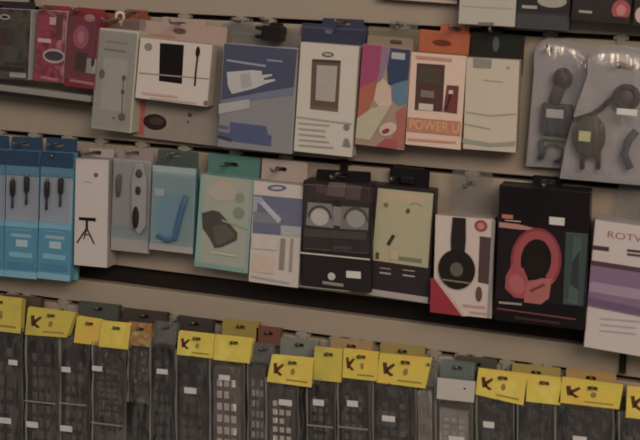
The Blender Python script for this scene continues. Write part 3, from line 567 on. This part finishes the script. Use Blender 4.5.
# =============================== third row: remote controls in bags
YEL = [art([(222, 166, 44), (216, 178, 40), (206, 178, 44)], 40, 21), art([(226, 178, 60), (214, 178, 40), (228, 192, 60)], 40, 22), art([(206, 170, 44), (196, 172, 44), (180, 158, 50)], 40, 23)]
YEL_B = M((180, 138, 50), .45, .1); ink = M((92, 44, 24), .5); BR = M((150, 110, 40), .5)
def remote_pack(label, head, body, d, hooklabel=None, shell=(44, 40, 42), keys=(84, 78, 78), stickers=(), rows=9, cols=3, bulge=.011, mark=True, yel=0, hcol=None, keycols=None, bottom=None, film_=BAG, name='remote_pack', cat='remote', group='bagged remote controls', screen=None):
    """head, body: four picture corners each; the body hangs below its header card"""
    hq = head; bx = body
    dep = .0145
    quad = [hq[0], hq[1], bx[2], bx[3]]
    p = Pack(name, label, cat, [bx[0], bx[1], bx[2], bx[3]], d, dep, group)
    # header card, folded over the bag mouth
    H = p.ls(hq, d); tl, tr, br, bl = H
    hx = (tl[0] + tr[0]) / 2; hz = (tl[1] + tr[1]) / 2 - .006
    hm = hcol or YEL[yel % 3]
    b = MB(); lo = [bl, br, tr, tl]
    hole = list(reversed(rrect(hx-.006, hx+.006, hz-.0024, hz+.0024, .002)))
    b.ext(lo, -.0125, -.0117, hm, [hole]); b.ext(lo, -.0033, -.0025, hm, [hole])
    e = [(tl[0], -.0125, tl[1]), (tr[0], -.0125, tr[1]), (tr[0], -.0025, tr[1]), (tl[0], -.0025, tl[1]), (tl[0], -.0075, tl[1]+.002), (tr[0], -.0075, tr[1]+.002)]
    b.add(e, [(0,1,5,4), (4,5,2,3)], hm)
    def hp(u, v): 
        a = Vector(tl).lerp(Vector(tr), u); c = Vector(bl).lerp(Vector(br), u); q = a.lerp(c, v); return (q.x, q.y)
    if mark:
        y = -.0127
        for pts in ([(.08,.25),(.16,.22),(.20,.62),(.13,.66)], [(.16,.42),(.30,.22),(.33,.30),(.20,.56)], [(.18,.48),(.33,.66),(.27,.72),(.17,.60)]): b.flat([hp(*q) for q in pts], y, ink)
        b.flat([hp(.55 + .05*cos(t*pi/6), .5 + .13*sin(t*pi/6)) for t in range(12)], y, BR)
        b.flat([hp(*q) for q in ((.42,.80),(.9,.80),(.9,.86),(.42,.86))], y, BR)
    p.part('header_card', b)
    # remote
    w = p.w; h = p.h; rm = M(shell, .38)
    b = MB(); n = 6
    rw = w * .40; zt = h - .006; zb = .012
    b.ext(rrect(-rw, rw, zb, zt, rw*.35), -.0115, -.0025, rm)
    rem = p.part('remote', b, .0022)
    kb = MB(); km = M(keys, .45); kx = rw * .78
    z0 = zb + .018; z1 = zt - .014
    if screen: kb.box(-kx, kx, -.0124, -.0110, z1 - screen, z1, M((92, 100, 92), .3)); z1 -= screen + .004
    pz = (z1 - z0) / rows; px_ = 2*kx / cols
    for i in range(rows):
        for j in range(cols):
            if (i*7 + j*3) % 11 == 4: continue
            x = -kx + px_*(j+.5); z = z0 + pz*(i+.5)
            m_ = km if not keycols else M(keycols[(i*5+j) % len(keycols)], .45)
            kb.box(x-px_*.34, x+px_*.34, -.0125, -.0110, z-pz*.30, z+pz*.30, m_)
    kp = kb.build('keypad', rem, .0004, 1)
    # bag
    nu, nv = 20, 34; sd = random.uniform(0, 50); vs = []; ph = [random.uniform(0, 6.28) for _ in range(6)]
    bw = w * .5; zb0 = -.004; zb1 = max(tl[1], tr[1]) - .004
    zb1 = (bl[1] + br[1]) / 2 + .006
    for side in (1, 0):
        for j in range(nv + 1):
            v = j / nv; z = zb0 + (zb1 - zb0) * v
            for i in range(nu + 1):
                u = i / nu; x = -bw + 2*bw*u
                e = max(0, sin(pi*u)) ** .35 * max(0, sin(pi*min(1, v*.96+.02))) ** .3
                rip = .0010*sin(u*19+ph[0]+3*sin(v*5+ph[1])) + .0008*sin(v*26+ph[2]+u*4) + .0007*sin(u*37+v*9+ph[3])
                rip += .0030 * abs(noise.noise((u*3.2 + sd, v*1.6, sd))) + .0016 * abs(noise.noise((u*6 + sd, v*7, 3.1))) - .001
                rip = min(rip, .0026)
                y = -.0075 - (.0070 * e + rip * e) if side else -.0075 + .0070 * e
                vs.append((x + .0006*sin(v*17+ph[4]), y, z))
    fs = []; row = nu + 1; off = (nu+1)*(nv+1)
    for j in range(nv):
        for i in range(nu):
            a = j*row + i; fs.append((a, a+1, a+row+1, a+row)); fs.append((off+a, off+a+row, off+a+row+1, off+a+1))
    b = MB(); b.add(vs, fs, film_, True)
    for sx in (-1, 1):
        fl = []
        for j in range(12):
            z = zb0 + (zb1 - zb0) * j / 11; wob = .0008 * sin(j*1.3 + ph[5] + sx)
            fl += [(sx*bw - sx*.0008, -.0085 + wob, z), (sx*(bw + .0012), -.0102 + wob*2, z)]
        b.add(fl, [(2*j, 2*j+1, 2*j+3, 2*j+2) for j in range(11)], EDGE, True)
    p.part('bag', b)
    if bottom:    # heat sealed seam across the bag
        z = p.l((bottom[0], bottom[1]))[1]
        p.part('seam', MB().box(-bw+.001, bw-.001, -.0166, -.0154, z-.0009, z+.0009, EDGE))
    for s in stickers:
        a_ = p.l((s[0]-s[2]/2, s[1]-s[3]/2)); c_ = p.l((s[0]+s[2]/2, s[1]+s[3]/2))
        o = p.part('price_sticker', MB().box(a_[0], c_[0], -.0172, -.0166, c_[1], a_[1], M((190, 180, 174), .5)), 0, 'white price sticker')
    if hooklabel:
        W = p.root.location + p.ux*hx + p.uz*(hz + .0010)
        r_ = bpy.data.objects.new('display_hook', None); COL.objects.link(r_); r_.location = (W.x, 0, W.z)
        tags(r_, hooklabel, 'hook', 'slat wall display hooks'); h_ = groove_z(W.z) - W.z
        bracket(r_, h_, cream)
        L = d + .006
        MB().tube([(0, -.001, 0), (0, -L+.005, 0), (0, -L, .003)], .0017, wire, 10).build('rod', r_)
    return p
def Q(x0, y0, x1, y1, sk=.11, ln=-.045):
    """upright rectangle seen at this wall: top edge x0,y0 to x1, bottom y1 on its left side"""
    dy = (x1-x0)*sk; dx = (y1-y0)*ln
    return [(x0, y0), (x1, y0+dy), (x1+dx, y1+dy), (x0+dx, y1)]
F = .0345; K = .0165
K2 = (60, 54, 54)
S1 = lambda x, y: (x, y, 9, 6)
P_ = [
 ('bagged dark remote under the yellow header cut by the left edge', Q(-24,296,21,329), Q(-16,329,24,492), F, dict(shell=(48,44,46), stickers=[S1(14,362), (6,420,12,7)], yel=2)),
 ('bagged black remote under the crooked yellow header near the left edge', [(27,309),(74,315),(66,338),(24,335)], Q(28,336,60,488), F, dict(stickers=[(33,424,12,7)], bottom=(42,402), yel=2)),
 ('bagged black remote with two price stickers, left of centre of the wide yellow header', [(76,318),(101,322),(99,346),(73,343)], Q(62,344,91,490), F-.004, dict(stickers=[S1(67,369), (67,428,12,7)], bottom=(75,404), mark=False)),
 ('bagged grey black remote with sealed end under right half of wide yellow header', [(101,323),(130,326),(127,350),(98,347)], Q(93,347,126,438), F, dict(shell=(52,46,50), stickers=[(98,368,10,6)], bottom=(108,424), mark=False, yel=1)),
 ('short bagged brown remote under the yellow header with orange print', Q(127,324,151,345), Q(128,345,151,400), F-.004, dict(shell=(70,50,44), keys=(90,68,62), hcol=art([(176,140,60),(150,90,44),(170,150,80)],70,9), rows=6, mark=False)),
 ('bagged black remote without yellow header, beside the short brown one', Q(154,323,176,343), Q(152,343,176,480), F, dict(shell=(30,28,30), keys=(66,64,68), stickers=[(163,371,11,6)], hcol=CLEAR, mark=False)),
 ('bagged black remote with low sticker under left half of long yellow header', [(178,333),(214,337),(212,359),(176,355)], Q(178,357,211,492), F, dict(stickers=[(191,390,12,7)], yel=1, keys=(70,66,68))),
 ('bagged remote with a pinkish keypad, under the right half of the long yellow header', [(214.5,337),(252,341),(249,364),(212.5,360)], Q(212,361,246,494), F, dict(stickers=[(225,377,11,6)], yel=1, mark=False, shell=(104,90,86), keys=(206,184,176), rows=8)),
 ('bagged remote with a greenish pad and brown keys, no yellow header', Q(252,345,272,362), Q(250,362,270,494), F-.004, dict(shell=(80,74,70), keys=(132,112,104), hcol=CLEAR, mark=False, keycols=[(168,146,134),(120,128,112),(150,136,124)])),
 ('bagged remote with a white keypad under the squarish yellow header in the middle', [(271,357),(313,361),(311,388),(266,382)], Q(268,383,300,500), F+.004, dict(stickers=[(286,402,13,7)], yel=1, shell=(72,68,66), keys=(232,222,214), rows=9)),
 ('bagged black remote with sticker and seam, right of the white keypad remote', Q(314,349,342,380), Q(309,380,337,500), F, dict(shell=(34,28,30), stickers=[(319,402,11,7)], bottom=(322,426), yel=2, mark=False)),
 ('bagged black remote under the yellow header with a bold brown mark', Q(343,351,378,378), Q(340,378,372,502), F, dict(shell=(38,32,36), stickers=[(353,403,11,7)], bottom=(356,428), yel=0)),
 ('bagged wide dark remote under the bulging yellow header, left of the white pack', [(379,356),(431,361),(425,389),(376,383)], Q(375,384,418,506), F, dict(shell=(50,44,46), stickers=[(389,418,13,7)], yel=0)),
 ('bagged charcoal remote under the yellow header right of the white pack', [(478,371),(527,377),(523,406),(475,395)], Q(479,398,516,510), F, dict(shell=(54,52,54), keys=(66,64,66), stickers=[(489,424,11,7)], yel=1)),
 ('bagged charcoal remote without sticker, second right of the white pack', Q(527,377,561,402), Q(520,402,557,514), F, dict(shell=(50,48,50), keys=(60,58,60), yel=1, mark=False)),
 ('bagged broad charcoal remote under the yellow header below the black clip', [(562,380),(623,388),(619,410),(558,403)], Q(558,404,616,520), F, dict(shell=(48,46,50), keys=(58,56,60), stickers=[(580,438,14,6)], yel=0)),
 ('bagged remote under the red marked yellow header cut by the right edge', Q(627,389,676,418), Q(622,418,662,528), F+.004, dict(shell=(50,46,48), yel=1)),
]
for i, (lab, hd, bd, d, kw) in enumerate(P_):
    remote_pack(lab, hd, bd, d, hooklabel='hook holding the ' + lab.replace('bagged ', '').split(',')[0], **kw)
# white pack with a grey device
p = remote_pack('clear bag with a white card and a grey remote, between yellow headers', Q(440,362,474,378), Q(438,400,474,506), F, 'hook holding the white card bag', shell=(150,138,130), keys=(176,164,156), stickers=[(457,438,16,6)], hcol=film((.8,.9,.88), .35, (128,136,128), .08, .2, .3, 'green_film'), mark=False, rows=10)
b = MB(); P = p.ls([(438,377),(476,381),(474,402),(437,398)], F); b.ext(P[::-1], -.0170, -.0162, M((176, 164, 154), .45)); a = p.l((465,388)); b.flat(ell(a[0], a[1], .0014, .0014, 12), -.0172, dark); p.part('white_card', b, 0, 'white card')
P = p.ls([(440,402),(470,406),(470,409),(440,405)], F); p.part('dark_edge', MB().ext(P[::-1], -.0174, -.0162, M((70, 62, 58), .5)))
p = remote_pack('nearly empty clear bag with a beige card, left of the white card bag', Q(420,360,438,386), Q(418,386,436,500), F-.004, 'hook holding the nearly empty clear bag', shell=(140,126,112), keys=(128,116,104), hcol=CLEAR, mark=False, rows=4)
# bags hanging behind the front ones
B_ = [
 ('green', 'dark bag with a greenish top behind the wide yellow header at left', Q(78,303,118,320), Q(74,320,122,470), dict(hcol=M((70, 72, 62), .5), mark=False)),
 ('black', 'dark bag behind the gap left of the crooked yellow header', Q(2,296,40,318), Q(0,318,34,470), dict(hcol=M((84, 66, 52), .5), mark=False)),
 ('brown', 'dark bag with a brown top behind the black remote beside the short brown one', Q(122,310,166,326), Q(126,326,168,474), dict(hcol=M((66, 52, 48), .5), mark=False)),
 ('yellow', 'dark bag with a dull yellow top behind the long yellow header', Q(222,321,258,338), Q(206,338,243,480), dict(hcol=M((150, 122, 44), .45), mark=False)),
 ('plain', 'dark bag with a black top behind the left end of the long yellow header', Q(176,318,212,334), Q(172,334,210,480), dict(hcol=M((60, 50, 48), .5), mark=False)),
 ('mist', 'dark bag with a misty green top behind the squarish yellow header', Q(280,339,318,356), Q(272,356,312,490), dict(hcol=M((112, 112, 100), .45), mark=False)),
 ('red', 'dark bag with a reddish top left of the squarish yellow header', Q(256,328,280,344), Q(246,344,276,484), dict(hcol=M((112, 62, 48), .45), mark=False)),
 ('tan', 'dark bag with a tan top behind the two middle yellow headers', Q(330,340,372,356), Q(322,356,366,494), dict(hcol=M((164, 120, 72), .45), mark=False)),
 ('olive', 'dark bag with an olive yellow top behind the bulging yellow header', Q(380,345,424,362), Q(372,362,420,498), dict(hcol=M((150, 124, 52), .45), mark=False)),
 ('dusk', 'dark bag with a black top right of the white card bag', Q(456,358,496,374), Q(478,378,520,508), dict(hcol=M((70, 66, 56), .45), mark=False)),
 ('ochre', 'dark bag with an ochre top behind the charcoal remote without sticker', Q(512,366,560,382), Q(514,382,566,512), dict(hcol=M((156, 130, 56), .45), mark=False)),
 ('amber', 'dark bag with an amber top behind the broad charcoal remote', Q(566,371,616,386), Q(576,388,640,518), dict(hcol=M((170, 124, 66), .45), mark=False)),
]
for nm, lab, hd, bd, kw in B_:
    remote_pack(lab, hd, bd, K, 'hook of the ' + lab.split(' behind')[0].split(' left of')[0].split(' right of')[0] + ' at the pale strip', shell=(40, 36, 37), keys=(58, 52, 53), **kw)

# ------------------------------------------------------------------ light
def lamp(name, loc, size, sy, power, col, target):
    l = bpy.data.lights.new(name, 'AREA'); l.shape = 'RECTANGLE'; l.size = size; l.size_y = sy; l.energy = power; l.color = col
    o = bpy.data.objects.new(name, l); COL.objects.link(o); o.location = loc
    o.rotation_euler = (Vector(target) - Vector(loc)).to_track_quat('-Z', 'Y').to_euler()
lamp('ceiling_lamp', (1.3, -2.5, 2.8), 1.8, 1.2, 64, (1, .75, .50), (.1, -.3, 1.0))
lamp('ceiling_lamp', (-1.3, -2.8, 2.8), 1.6, 1.0, 7, (1, .90, .84), (-.6, -.3, 1.0))
w = bpy.data.worlds.new('shop_air'); SC.world = w; w.use_nodes = True
nt = w.node_tree; tc = nt.nodes.new('ShaderNodeTexCoord'); sx = nt.nodes.new('ShaderNodeSeparateXYZ'); rp = nt.nodes.new('ShaderNodeValToRGB')
nt.links.new(tc.outputs['Generated'], sx.inputs[0]); mr = nt.nodes.new('ShaderNodeMapRange'); mr.inputs[1].default_value = -1; mr.inputs[2].default_value = 1
nt.links.new(sx.outputs['Z'], mr.inputs[0]); nt.links.new(mr.outputs[0], rp.inputs[0])
e = rp.color_ramp.elements
e[0].position = .42; e[0].color = (.30, .22, .16, 1); e[1].position = .66; e[1].color = (1.7, 1.4, 1.12, 1)
e = rp.color_ramp.elements.new(.53); e.color = (.62, .50, .38, 1)
nz = nt.nodes.new('ShaderNodeTexNoise'); nz.inputs['Scale'].default_value = 2.6; nz.inputs['Detail'].default_value = 2; nt.links.new(tc.outputs['Generated'], nz.inputs['Vector'])
r2 = nt.nodes.new('ShaderNodeMapRange'); r2.inputs[1].default_value = .42; r2.inputs[2].default_value = .62; r2.inputs[3].default_value = .15; r2.inputs[4].default_value = 2.1
nt.links.new(nz.outputs['Fac'], r2.inputs[0]); mm = nt.nodes.new('ShaderNodeVectorMath'); mm.operation = 'SCALE'
nt.links.new(rp.outputs[0], mm.inputs[0]); nt.links.new(r2.outputs[0], mm.inputs['Scale'])     # bright and dark noise patches, added to give the glossy film streaks
nt.links.new(mm.outputs[0], nt.nodes['Background'].inputs[0]); nt.nodes['Background'].inputs[1].default_value = .22
SC.view_settings.view_transform = 'Standard'; SC.view_settings.look = 'None'; SC.view_settings.gamma = 1; SC.view_settings.use_curve_mapping = False
SC.view_settings.exposure = -0.34
SC.cycles.transparent_max_bounces = 24
